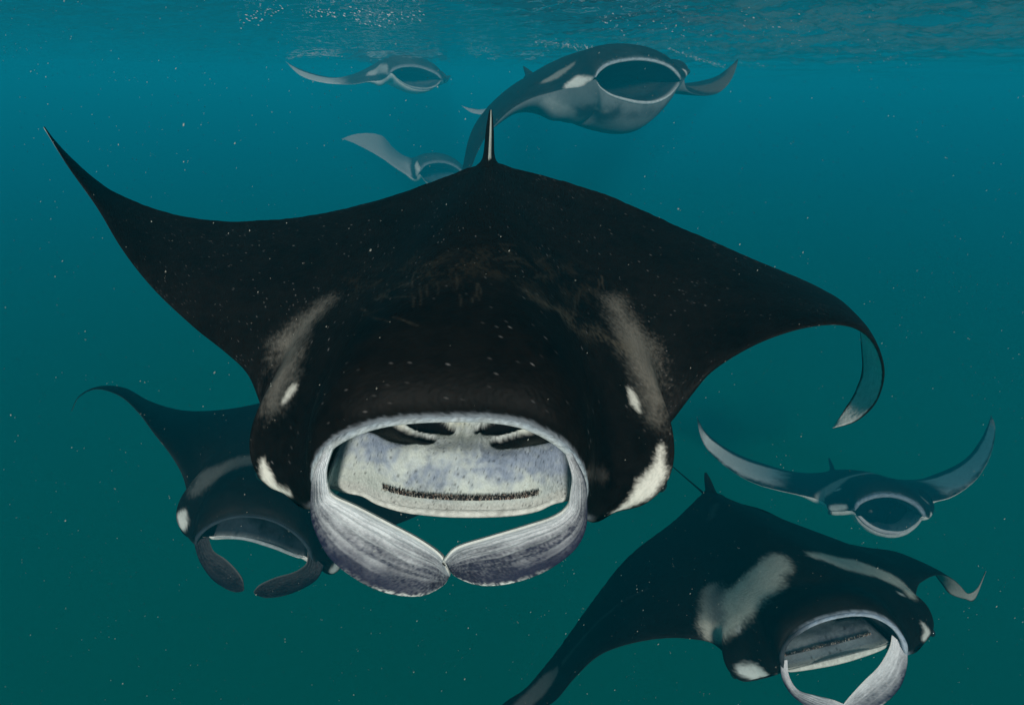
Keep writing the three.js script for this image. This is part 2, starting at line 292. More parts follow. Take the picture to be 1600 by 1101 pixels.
  // cephalic fins: curved paddles that close round the mouth
  for (const lobe of s.lobes ?? []) {
    const rw = lobe.rows.map(([a, b]) => [...place(a).toArray(), ...place(b).toArray()]), nr = lobe.n ?? 60, nc = lobe.m ?? 24, P = [];
    const inner = [], outer = [];
    for (let i = 0; i <= nr; i++) { const v = spline(rw, i / nr * (rw.length - 1)); inner.push(V(v[0], v[1], v[2])); outer.push(V(v[3], v[4], v[5])); }
    for (let i = 0; i <= nr; i++) {
      const a = inner[i], b = outer[i], across = b.clone().sub(a), along = inner[Math.min(nr, i + 1)].clone().add(outer[Math.min(nr, i + 1)]).sub(inner[Math.max(0, i - 1)]).sub(outer[Math.max(0, i - 1)]);
      const N = across.clone().cross(along).normalize(); if (N.dot(a.clone().add(O)) < 0) N.negate();       // away from the eye: the back of the paddle
      const w = across.length(), end = Math.sqrt(clamp(1 - (i / nr) ** 8));
      for (let j = 0; j <= nc * 2; j++) {
        const frontSide = j <= nc, v = frontSide ? j / nc : (2 * nc - j) / nc, edge = Math.sqrt(clamp(4 * v * (1 - v))) ** 0.6;
        const cup = w * (lobe.cup ?? 0.16) * Math.sin(Math.PI * v), ridge = frontSide ? L * 0.0016 * Math.sin(v * 44 + 3 * nz(i * 0.06, v * 3, 1, 1)) * smooth(0, 0.2, v) * smooth(1, 0.55, v) * smooth(0.95, 0.6, i / nr) : 0;
        P.push(a.clone().addScaledVector(across, v).addScaledVector(N, cup + ridge + (frontSide ? -0.5 : 0.5) * L * lobe.thick * edge * end));
      }
    }
    const tone = (p, i, j) => {
      const frontSide = j <= nc, v = frontSide ? j / nc : (2 * nc - j) / nc, k = i / nr, a = nz(p.x, p.y, p.z, 22 / L), b = nz(p.x, p.y, p.z, 130 / L), e = nz(p.x, p.y, p.z, 330 / L);
      const border = Math.max(smooth(0.05, 0.015, v), smooth(0.93, 0.98, v + 0.03 * b) * (lobe.fringe ?? 1) * (e > -0.1 ? 1 : 0.1) * smooth(0.5, 0.75, k + 0.1 * a), smooth(0.985, 0.998, k));
      if (!frontSide) { const rimmed = Math.max(border * 0.6, smooth(0.3, 0.12, v) * (lobe.fringe ?? 1)); return [0.85, 0.87, 0.82].map((x, n) => lerp(dark[n], x * (lobe.dim ?? 1), rimmed)); }
      const streak = nz(v * 26, k * 3, 1.5, 1);
      const grey = clamp(lerp(lobe.pale ?? 1.1, lobe.deep ?? 0.1, smooth(0.14, 0.86, v * 0.74 + k * 0.5 - 0.14 + 0.16 * a + 0.2 * streak)) + (0.1 * b + 0.24 * e) * smooth(0.05, 0.5, v * 0.7 + k * 0.4), 0.02, 1.3) * lerp(1, smooth(1.0, 0.72, v + 0.12 * e + 0.1 * b), smooth(0.1, 0.3, k) * smooth(0.85, 0.6, k));
      const c = [0.86, 0.89, 0.92].map((x, n) => lerp([0.022, 0.028, 0.06][n], x, grey));
      return c.map((x, n) => lerp(x, [0.85, 0.87, 0.82][n], border)).map((x) => x * (lobe.dim ?? 1));
    };
    part('cephalic_fin', gridGeometry(P, nr, nc * 2, tone, (p, i, j) => [i / nr * 0.7, j / nc * 0.35]), skinMat, root, lobe.label);
  }

  // eyes, back fin, tail
  for (const e of s.eyes ?? []) { const g = new THREE.SphereGeometry(e[3] * L, 24, 16); g.scale(0.7, 1, 1); const p = place(e.slice(0, 3)); g.applyMatrix4(new THREE.Matrix4().makeBasis(X, U, f)); g.translate(p.x, p.y, p.z); part('eye', g, eyeMat, root); }
  if (s.fin) {
    const a = place(s.fin.base), tip = place(s.fin.tip), P = [], h = tip.clone().sub(a);
    for (let i = 0; i <= 24; i++) for (let j = 0; j <= 28; j++) {
      const k = i / 24, w = j / 28 * 2 * Math.PI, c = Math.cos(w), chord = s.fin.chord * L * (1 - k ** 1.6) ** 0.8 * (1 + 0.8 * (1 - k) ** 6), th = s.fin.thick * L * (1 - 0.75 * k ** 3) * (1 + 1.8 * (1 - k) ** 9);
      P.push(a.clone().addScaledVector(h, k - 0.03).addScaledVector(f, -0.25 * s.fin.chord * L * k + 0.5 * chord * c).addScaledVector(X, th * Math.sin(w) * (0.35 + 0.65 * (1 - c * c))));
    }
    part('dorsal_fin', gridGeometry(P, 24, 28, (p, i, j) => { const k = 1 + 0.4 * nz(p.x, p.y, p.z, 40 / L), whiteLine = s.fin.edge && i > 6 && Math.abs(j - s.fin.edge[0]) < s.fin.edge[1]; return whiteLine ? [0.6, 0.66, 0.6] : dark.map((x) => x * k * 1.2); }, (p, i, j) => [i / 60, j / 60]), skinMat, root);  // thin white line down the fin edge, in its own colour
  }
  if (s.tail) { const pts = s.tail.map(place), cr = new THREE.CatmullRomCurve3(pts), N = 60; part('tail', tubeGeometry(cr.getPoints(N), (k) => L * lerp(s.tailR ?? 0.014, 0.0022, k ** 0.5), 10, (k, w, p) => dark), skinMat, root); }
  if (s.extra) s.extra({ root, place, L, X, U, f, O, part });
  root.traverse((o) => { o.castShadow = o.receiveShadow = true; });
  scene.add(root);
  return root;
}
const w = (F, B, up, dn) => ({ F, B, up, dn });                                   // a rib of the wing
const h = (F, B, up, dn, tilt, G, lean) => ({ F, B, up, dn, tilt, G, m: G ? 1 : 0, lean });   // a rib of the head; with a jaw point it is in the mouth

// ---------- the large manta in front ----------
makeManta({
  label: 'largest manta ray, black backed, head fins meeting below its wide white-rimmed mouth',
  lip: [703, 655, 0.55], rear: [762, 252, 1.079], roll: -1.5, nu: 820, nv: 230, mv: 240, mc: 300,
  mouth: [15, 29], rimEnd: 0.05, rim: [0.0045, 0.011], jawRim: 0.0065, throat: 0.46,
  ribs: [
    w([68, 198, -0.75], [71, 203, -0.77], 0.002, 0.002), w([104, 257, -0.71], [116, 251, -0.77], 0.004, 0.003), w([150, 322, -0.63], [172, 296, -0.77], 0.007, 0.005),
    w([190, 389, -0.53], [248, 328, -0.77], 0.01, 0.006), w([238, 450, -0.45], [330, 344, -0.78], 0.014, 0.008), w([300, 509, -0.37], [415, 344, -0.8], 0.02, 0.012),
    w([350, 549, -0.31], [495, 335, -0.83], 0.026, 0.016), w([383, 580, -0.27], [565, 319, -0.86], 0.034, 0.022), w([400, 614, -0.235], [622, 303, -0.89], 0.045, 0.03),
    h([411, 654, -0.205], [668, 286, -0.92], 0.055, 0.04, -0.15), h([408, 690, -0.14], [695, 276, -0.94], 0.07, 0.05, -0.5), h([403, 728, -0.085], [712, 270, -0.95], 0.085, 0.06, -0.7),
    h([415, 757, -0.06], [724, 265, -0.96], 0.095, 0.07, -0.7), h([443, 771, -0.04], [734, 262, -0.965], 0.1, 0.075, -0.6), h([474, 792, -0.008], [740, 260, -0.97], 0.1, 0.08, -0.5),
    h([494, 785, 0.012], [744, 259, -0.975], 0.1, 0.08, -0.4, [507, 757, 0.0]), h([489, 752, 0.02], [747, 258, -0.98], 0.1, 0.08, -0.35, [518, 759, 0.0]), h([494, 722, 0.02], [750, 257, -0.98], 0.1, 0.08, -0.3, [540, 764, 0.004]),
    h([513, 697, 0.018], [753, 256, -0.985], 0.1, 0.08, -0.25, [566, 768, 0.008]), h([546, 677, 0.015], [756, 255, -0.99], 0.1, 0.085, -0.2, [592, 781, 0.013]), h([592, 662, 0.008], [758, 254, -0.995], 0.1, 0.085, -0.13, [632, 792, 0.018]),
    h([645, 655, 0.002], [760, 253, -1], 0.1, 0.085, -0.06, [676, 797, 0.02]), h([703, 653, 0], [762, 253, -1], 0.1, 0.085, 0, [716, 799, 0.02]), h([762, 654, 0.002], [765, 254, -1], 0.1, 0.085, 0.06, [758, 799, 0.02]),
    h([815, 662, 0.008], [769, 254, -0.995], 0.1, 0.085, 0.13, [804, 797, 0.018]), h([860, 682, 0.015], [774, 254, -0.99], 0.1, 0.085, 0.2, [838, 791, 0.014]), h([893, 708, 0.018], [780, 255, -0.985], 0.1, 0.08, 0.25, [862, 781, 0.009]),
    h([911, 740, 0.02], [787, 257, -0.98], 0.1, 0.08, 0.3, [882, 777, 0.004]), h([916, 773, 0.02], [795, 260, -0.975], 0.1, 0.08, 0.35, [899, 775, 0.0]), h([912, 805, 0.012], [803, 263, -0.97], 0.1, 0.08, 0.4, [908, 770, 0.0]),
    h([932, 812, -0.012], [812, 265, -0.965], 0.1, 0.08, 0.5), h([966, 798, -0.035], [824, 268, -0.96], 0.1, 0.075, 0.6), h([1010, 786, -0.06], [840, 272, -0.95], 0.095, 0.07, 0.7),
    h([1036, 756, -0.085], [858, 277, -0.94], 0.085, 0.06, 0.7), h([1033, 712, -0.135], [878, 282, -0.925], 0.07, 0.05, 0.5), h([1036, 678, -0.195], [905, 290, -0.91], 0.055, 0.04, 0.15),
    w([1060, 645, -0.225], [945, 303, -0.89], 0.045, 0.03), w([1085, 612, -0.25], [990, 322, -0.865], 0.036, 0.024), w([1110, 583, -0.27], [1045, 347, -0.84], 0.03, 0.018),
    w([1150, 555, -0.3], [1112, 376, -0.805], 0.024, 0.013), w([1200, 530, -0.325], [1190, 410, -0.765], 0.02, 0.01), w([1258, 512, -0.34], [1262, 440, -0.715], 0.016, 0.008),
    w([1312, 507, -0.35], [1316, 470, -0.66], 0.012, 0.007), w([1350, 519, -0.36], [1340, 500, -0.61], 0.01, 0.006), w([1373, 548, -0.37], [1346, 542, -0.57], 0.008, 0.005), w([1381, 588, -0.38], [1347, 580, -0.53], 0.007, 0.004),
    w([1368, 630, -0.39], [1336, 612, -0.49], 0.005, 0.003), w([1338, 658, -0.4], [1320, 640, -0.45], 0.004, 0.002), w([1302, 669, -0.41], [1302, 667, -0.42], 0.002, 0.002),
  ],
  slitsAndDark: [[0.3, -0.106, 1.0, -0.135, 0.027], [0.15, -0.14, 0.6, -0.19, 0.022]], specks: 0.006, flesh: [0.8, 0.88, 0.82], relief: 1.7,
  teeth: [0.29, 0.72, 0.048], toothCount: 190,
  marks: [
    { path: [[560, 440, 30], [680, 425, 45], [790, 420, 50], [900, 440, 40], [960, 470, 20]], soft: 0.06, color: [0.035, 0.028, 0.018], share: 0.7, mottle: true },  // soft brown sheen of the back painted into the skin colour, broken by noise
    ...[[[666,446,1.1],[667,455,1.6],[667,463,0.8]], [[647,425,1.1],[644,438,1.6],[644,450,0.8]], [[749,443,1.1],[750,456,1.6],[749,468,0.8]], [[656,450,1.1],[658,463,1.6],[656,476,0.8]], [[713,427,1.1],[713,439,1.6],[714,451,0.8]], [[643,459,1.1],[646,468,1.6],[645,478,0.8]], [[718,461,1.1],[719,470,1.6],[721,478,0.8]], [[742,460,1.1],[739,466,1.6],[739,471,0.8]], [[746,442,1.1],[745,453,1.6],[744,463,0.8]], [[682,439,1.1],[685,449,1.6],[683,459,0.8]], [[614,496,1.1],[630,501,1.6],[645,506,0.8]], [[573,493,1.1],[589,497,1.6],[605,501,0.8]], [[617,464,1.1],[630,464,1.6],[647,465,0.8]], [[565,493,1.1],[583,488,1.6],[598,483,0.8]], [[592,461,1.1],[604,464,1.6],[611,466,0.8]], [[563,482,1.1],[569,484,1.6],[576,486,0.8]], [[630,499,1.1],[640,504,1.6],[653,509,0.8]], [[710,415,1.1],[716,412,1.6],[723,408,0.8]], [[785,389,1.1],[790,392,1.6],[798,396,0.8]], [[834,433,1.1],[844,432,1.6],[854,431,0.8]], [[790,415,1.1],[804,416,1.6],[814,417,0.8]], [[770,405,1.1],[783,402,1.6],[798,399,0.8]], [[836,411,1.1],[848,405,1.6],[860,399,0.8]], [[781,381,1.1],[791,382,1.6],[806,383,0.8]], [[787,407,1.1],[802,405,1.6],[814,403,0.8]], [[939,431,1.1],[942,437,1.6],[940,442,0.8]], [[900,461,1.1],[898,472,1.6],[898,482,0.8]], [[905,455,1.1],[903,466,1.6],[903,476,0.8]], [[941,431,1.1],[941,442,1.6],[944,452,0.8]], [[897,486,1.1],[895,493,1.6],[894,500,0.8]], [[935,437,1.1],[937,445,1.6],[934,452,0.8]]].map((path) => ({ path, soft: 0.002, color: [0.05, 0.042, 0.03], share: 0.6 })),
    { path: [[428, 628, 12], [440, 580, 24], [458, 535, 26], [484, 497, 14], [512, 470, 4]], soft: 0.034, color: [0.2, 0.19, 0.165], share: 0.8 },
    { path: [[1022, 640, 14], [1018, 590, 26], [1000, 545, 30], [978, 507, 22], [962, 474, 10]], soft: 0.036, color: [0.21, 0.195, 0.165], share: 0.8 },
    { path: [[830, 462, 5], [870, 488, 16], [920, 512, 12], [965, 540, 14]], soft: 0.035, color: [0.1, 0.085, 0.06], share: 0.8, mottle: true },
    { path: [[560, 470, 4], [600, 465, 7], [640, 440, 3]], soft: 0.02, color: [0.08, 0.068, 0.05], share: 0.7, mottle: true },
    { path: [[445, 624, 5], [455, 610, 9], [461, 604, 3]], soft: 0.006, color: [0.75, 0.74, 0.66] }, { path: [[985, 612, 5], [991, 627, 9], [999, 642, 3]], soft: 0.006, color: [0.75, 0.74, 0.66] },
    { path: [[411, 722, 5], [417, 746, 13], [432, 764, 9], [452, 772, 5]], soft: 0.008, color: [0.94, 0.92, 0.82] },
    { path: [[1033, 700, 2], [1028, 735, 12], [1012, 762, 22], [985, 786, 10], [960, 800, 4]], soft: 0.01, color: [0.94, 0.92, 0.82] },
    { path: [[920, 738, 6], [945, 742, 8]], soft: 0.012, color: [0.2, 0.18, 0.16], share: 0.35 },
  ],
  lobes: [
    { thick: 0.014, cup: 0.2, n: 170, m: 70, label: 'cephalic fin with pale streaked inner face and dark spotted tip', rows: [
      [[525, 690, 0.017], [511, 694, 0.017]], [[512, 730, 0.029], [489, 742, 0.033]], [[513, 757, 0.03], [485, 782, 0.033]], [[522, 774, 0.032], [489, 820, 0.036]], [[560, 792, 0.042], [514, 870, 0.05]], [[610, 818, 0.062], [556, 905, 0.072]], [[655, 842, 0.085], [603, 926, 0.095]], [[688, 866, 0.105], [655, 931, 0.11]], [[699, 888, 0.115], [690, 916, 0.118]], [[703, 897, 0.117], [703, 899, 0.118]]] },
    { thick: 0.014, cup: 0.2, n: 170, m: 70, label: 'cephalic fin with dark spotted inner face and thin white edge', rows: [
      [[880, 700, 0.017], [893, 704, 0.017]], [[893, 740, 0.029], [914, 750, 0.033]], [[891, 766, 0.03], [918, 788, 0.033]], [[886, 790, 0.032], [915, 826, 0.036]], [[866, 806, 0.042], [896, 860, 0.05]], [[822, 821, 0.062], [854, 891, 0.072]], [[765, 838, 0.085], [802, 910, 0.095]], [[715, 854, 0.105], [752, 914, 0.11]], [[696, 872, 0.115], [712, 900, 0.118]], [[694, 878, 0.117], [695, 880, 0.118]]], deep: 0.03, pale: 0.85 },
  ],
  eyes: [[410, 738, -0.1, 0.015], [1032, 754, -0.1, 0.017]],
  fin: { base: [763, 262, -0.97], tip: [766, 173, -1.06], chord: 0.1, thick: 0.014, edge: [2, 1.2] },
  tail: [[763, 256, -1.0], [772, 262, -1.2], [778, 275, -1.6], [782, 290, -2.0]], tailR: 0.018,
});

// ---------- the other manta rays ----------
const W = (F, B) => { const c = Math.abs(F[2] - B[2]), up = Math.max(0.002, 0.1 * c ** 1.9); return w(F, B, up, up * 0.6); };
const H = (F, B, tilt, G, dn) => h(F, B, G ? 0.1 : 0.1 - 0.09 * Math.max(0, -F[2] - 0.02) * 2.6, G ? (dn ?? 0.08) : (dn ?? 0.08) * 0.8, tilt, G);

makeManta({
  label: 'dark manta ray half hidden behind the largest one, two separate curled head fins hanging',
  lip: [398, 806, 2.1], rear: [455, 612, 3.026], roll: -15, nu: 300, nv: 80, mv: 60, mouth: [13, 23], rim: [0.005, 0.009], jawRim: 0.007,
  rimColor: [0.06, 0.08, 0.095], lipColor: [0.04, 0.05, 0.06], flesh: [0.06, 0.09, 0.12], palate: 0.3, jawColor: [0.4, 0.46, 0.48], lipShare: 0.6,
  ribs: [
    W([111, 642, -0.72], [113, 640, -0.73]), W([122, 621, -0.66], [126, 616, -0.75]), W([150, 608, -0.58], [156, 603, -0.76]), W([186, 618, -0.5], [195, 606, -0.77]), W([215, 643, -0.42], [235, 627, -0.78]),
    W([240, 676, -0.36], [280, 640, -0.8]), W([265, 708, -0.3], [325, 642, -0.83]), W([283, 738, -0.26], [365, 638, -0.86]), W([291, 765, -0.22], [395, 632, -0.9]),
    H([292, 786, -0.18], [415, 626, -0.93], -0.15), H([284, 803, -0.12], [428, 620, -0.95], -0.5), H([279, 820, -0.08], [436, 617, -0.96], -0.7), H([292, 838, -0.03], [441, 615, -0.97], -0.6),
    H([304, 850, 0.01], [445, 614, -0.975], -0.4, [330, 838, 0]), H([308, 838, 0.018], [447, 613, -0.98], -0.35, [335, 838, 0.003]), H([322, 824, 0.018], [449, 613, -0.985], -0.25, [350, 837, 0.01]), H([345, 812, 0.015], [451, 612, -0.99], -0.2, [372, 838, 0.014]),
    H([370, 806, 0.008], [453, 612, -0.995], -0.1, [395, 842, 0.017]), H([398, 806, 0], [455, 612, -1], 0, [415, 848, 0.018]), H([425, 812, 0.004], [457, 612, -0.995], 0.1, [430, 853, 0.017]), H([448, 823, 0.01], [459, 612, -0.99], 0.2, [445, 859, 0.014]),
    H([468, 838, 0.015], [462, 612, -0.985], 0.25, [458, 864, 0.01]), H([482, 855, 0.018], [465, 612, -0.98], 0.3, [470, 868, 0.005]), H([489, 874, 0.012], [469, 612, -0.975], 0.4, [478, 870, 0]),
    H([503, 888, -0.01], [474, 612, -0.97], 0.5), H([520, 896, -0.04], [480, 613, -0.96], 0.6), H([534, 885, -0.08], [486, 615, -0.95], 0.7), H([533, 868, -0.13], [494, 618, -0.935], 0.5), H([530, 850, -0.19], [505, 622, -0.92], 0.15),
    W([545, 840, -0.23], [530, 632, -0.88]), W([575, 833, -0.28], [565, 650, -0.84]), W([605, 824, -0.33], [610, 675, -0.8]), W([640, 811, -0.4], [650, 700, -0.78]), W([672, 795, -0.5], [690, 730, -0.77]), W([700, 775, -0.62], [712, 757, -0.76]), W([722, 752, -0.74], [723, 750, -0.75]),
  ],
  marks: [
    { path: [[306, 765, 10], [325, 745, 18], [360, 728, 18], [410, 716, 15], [450, 712, 8]], soft: 0.022, color: [0.16, 0.17, 0.16], share: 0.75 },
    { path: [[284, 806, 8], [284, 820, 9]], soft: 0.008, color: [0.7, 0.74, 0.7] }, { path: [[530, 878, 7], [522, 889, 8]], soft: 0.008, color: [0.6, 0.64, 0.62] },
  ],
  lobes: [
    { thick: 0.014, cup: 0.15, label: 'dark cephalic fin hanging at the left of the mouth', pale: 0.22, deep: 0.02, fringe: 0.3, dim: 0.2, rows: [
      [[325, 838, 0.0], [302, 846, 0.01]], [[333, 860, 0.02], [311, 876, 0.03]], [[350, 872, 0.05], [329, 903, 0.06]], [[366, 887, 0.08], [349, 918, 0.09]], [[378, 904, 0.11], [367, 925, 0.115]], [[381, 920, 0.12], [380, 923, 0.12]]] },
    { thick: 0.014, cup: 0.15, label: 'dark cephalic fin hanging at the right of the mouth', pale: 0.22, deep: 0.02, fringe: 0.3, dim: 0.2, rows: [
      [[480, 862, 0.0], [506, 884, 0.01]], [[478, 880, 0.02], [496, 904, 0.03]], [[460, 893, 0.05], [476, 918, 0.06]], [[430, 902, 0.08], [446, 930, 0.09]], [[406, 913, 0.11], [416, 934, 0.115]], [[396, 924, 0.12], [397, 928, 0.12]]] },
  ],
  eyes: [[283, 818, -0.085, 0.014]],
});

makeManta({
  label: 'black manta ray with two bold pale shoulder bars and a thin whip tail',
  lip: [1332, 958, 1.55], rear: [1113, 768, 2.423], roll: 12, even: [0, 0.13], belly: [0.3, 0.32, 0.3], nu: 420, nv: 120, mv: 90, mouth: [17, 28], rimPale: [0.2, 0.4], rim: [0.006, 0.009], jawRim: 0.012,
  rimColor: [0.55, 0.64, 0.72], lipColor: [0.3, 0.37, 0.45], flesh: [0.5, 0.6, 0.64], jawColor: [0.7, 0.74, 0.68],
  ribs: [
    W([762, 1120, -0.75], [766, 1114, -0.77]), W([800, 1118, -0.7], [796, 1092, -0.78]), W([832, 1112, -0.66], [822, 1074, -0.78]), W([866, 1096, -0.6], [850, 1042, -0.79]), W([897, 1060, -0.52], [880, 1003, -0.8]), W([930, 1028, -0.45], [912, 958, -0.81]), W([965, 1011, -0.38], [940, 920, -0.82]),
    W([1010, 1000, -0.33], [972, 880, -0.84]), W([1050, 996, -0.29], [1005, 850, -0.86]), W([1085, 998, -0.25], [1035, 828, -0.89]), W([1110, 1003, -0.23], [1060, 808, -0.92]),
    H([1128, 1014, -0.2], [1078, 790, -0.94], -0.15), H([1140, 1032, -0.14], [1088, 780, -0.96], -0.5), H([1143, 1052, -0.09], [1094, 775, -0.97], -0.7), H([1160, 1063, -0.06], [1098, 772, -0.975], -0.7), H([1190, 1058, -0.04], [1101, 770, -0.98], -0.6), H([1210, 1052, -0.005], [1104, 769, -0.985], -0.5),
    H([1222, 1046, 0.012], [1106, 768, -0.99], -0.4, [1226, 1044, 0]), H([1221, 1022, 0.02], [1107, 768, -0.99], -0.35, [1235, 1043, 0]), H([1229, 1002, 0.02], [1108, 768, -0.99], -0.3, [1250, 1040, 0.005]), H([1247, 986, 0.018], [1109, 768, -0.995], -0.25, [1268, 1036, 0.01]),
    H([1272, 972, 0.015], [1110, 768, -1], -0.2, [1285, 1032, 0.014]), H([1300, 963, 0.008], [1112, 768, -1], -0.1, [1302, 1028, 0.018]), H([1332, 958, 0], [1113, 768, -1], 0, [1322, 1023, 0.018]), H([1362, 960, 0.004], [1115, 768, -1], 0.1, [1340, 1018, 0.018]),
    H([1386, 970, 0.01], [1117, 769, -0.995], 0.2, [1358, 1013, 0.014]), H([1402, 984, 0.015], [1120, 770, -0.99], 0.25, [1372, 1009, 0.01]), H([1413, 1002, 0.02], [1124, 772, -0.99], 0.3, [1383, 1005, 0.005]), H([1418, 1022, 0.015], [1130, 775, -0.985], 0.35, [1392, 1003, 0]),
    H([1428, 1018, -0.01], [1135, 778, -0.975], 0.5), H([1447, 1002, -0.04], [1142, 781, -0.965], 0.6), H([1458, 985, -0.08], [1150, 784, -0.955], 0.7), H([1453, 962, -0.13], [1160, 787, -0.94], 0.5), H([1440, 947, -0.19], [1172, 790, -0.92], 0.15),
    W([1432, 935, -0.22], [1195, 797, -0.89]), W([1433, 922, -0.26], [1225, 812, -0.86]), W([1437, 912, -0.3], [1265, 832, -0.83]), W([1445, 906, -0.34], [1310, 846, -0.8]), W([1454, 901, -0.37], [1355, 855, -0.77]), W([1466, 898, -0.4], [1402, 862, -0.72]), W([1480, 900, -0.43], [1448, 884, -0.64]),
    W([1493, 907, -0.46], [1470, 910, -0.58]), W([1505, 919, -0.49], [1484, 927, -0.56]), W([1514, 927, -0.52], [1508, 936, -0.56]), W([1528, 918, -0.55], [1524, 936, -0.58]), W([1541, 893, -0.6], [1541, 892, -0.6]),
  ],
  slitsAndDark: [[0.1, -0.22, 0.6, -0.3, 0.03], [0.3, -0.14, 0.9, -0.18, 0.03]], teeth: [0.08, 0.86, 0.1], toothCount: 60,
  marks: [
    { path: [[1212, 882, 22], [1190, 905, 30], [1160, 935, 32], [1128, 962, 32], [1118, 970, 24]], soft: 0.024, color: [0.62, 0.63, 0.54], share: 0.9 },
    { path: [[1109, 925, 12], [1106, 950, 14], [1106, 978, 12], [1113, 985, 12], [1113, 960, 14], [1112, 930, 12]], soft: 0.025, color: [0.4, 0.41, 0.36], share: 0.8 },
    { path: [[1118, 930, 14], [1122, 960, 14]], soft: 0.03, color: [0.16, 0.17, 0.17], share: 0.8 },
    { path: [[1272, 868, 8], [1305, 876, 20], [1350, 887, 22], [1390, 902, 18], [1415, 918, 12], [1424, 930, 5]], soft: 0.016, color: [0.66, 0.67, 0.57], share: 0.95 },
    { path: [[1160, 1046, 7], [1180, 1050, 11], [1196, 1054, 6]], soft: 0.01, color: [0.55, 0.62, 0.6] }, { path: [[1443, 974, 3], [1449, 986, 6], [1444, 996, 3]], soft: 0.006, color: [0.6, 0.64, 0.6] },
    { path: [[1152, 984, 3], [1156, 980, 3]], soft: 0.004, color: [0.5, 0.53, 0.5] }, { path: [[1406, 927, 3], [1411, 929, 3]], soft: 0.004, color: [0.5, 0.53, 0.5] },
    { path: [[868, 1050, 8], [850, 1068, 14], [828, 1090, 13], [810, 1102, 8]], soft: 0.012, color: [0.17, 0.18, 0.17], share: 0.8 },
    { path: [[1010, 920, 1], [950, 958, 3], [905, 1003, 3], [880, 1034, 5]], soft: 0.012, color: [0.08, 0.085, 0.085], share: 0.7 },
    { path: [[1118, 790, 6], [1112, 808, 4]], soft: 0.02, color: [0.07, 0.08, 0.08], share: 0.7 },
  ],
  lobes: [
    { thick: 0.01, cup: 0.1, label: 'cephalic fin seen edge on at the left of the mouth', rows: [
      [[1230, 1030, 0.0], [1220, 1032, 0.01]], [[1233, 1056, 0.02], [1223, 1060, 0.03]], [[1248, 1078, 0.05], [1238, 1086, 0.06]], [[1275, 1086, 0.08], [1262, 1104, 0.09]], [[1302, 1093, 0.11], [1292, 1116, 0.115]], [[1324, 1102, 0.12], [1318, 1118, 0.12]]], deep: 0.3, pale: 0.8 },
    { thick: 0.01, cup: 0.15, label: 'pale cephalic fin at the right of the mouth', rows: [
      [[1394, 992, 0.0], [1418, 1010, 0.01]], [[1390, 1012, 0.02], [1418, 1040, 0.03]], [[1374, 1040, 0.05], [1408, 1072, 0.06]], [[1350, 1064, 0.08], [1384, 1098, 0.09]], [[1328, 1088, 0.11], [1352, 1114, 0.115]], [[1317, 1102, 0.12], [1326, 1116, 0.12]]], deep: 0.3, pale: 0.95 },
  ],
  eyes: [[1147, 1052, -0.09, 0.016], [1455, 987, -0.085, 0.015]],
  fin: { base: [1114, 778, -0.97], tip: [1106, 740, -1.04], chord: 0.11, thick: 0.02 },
  tail: [[1106, 776, -1.0], [1090, 762, -1.1], [1062, 738, -1.3], [1034, 714, -1.55]], tailR: 0.008,
});

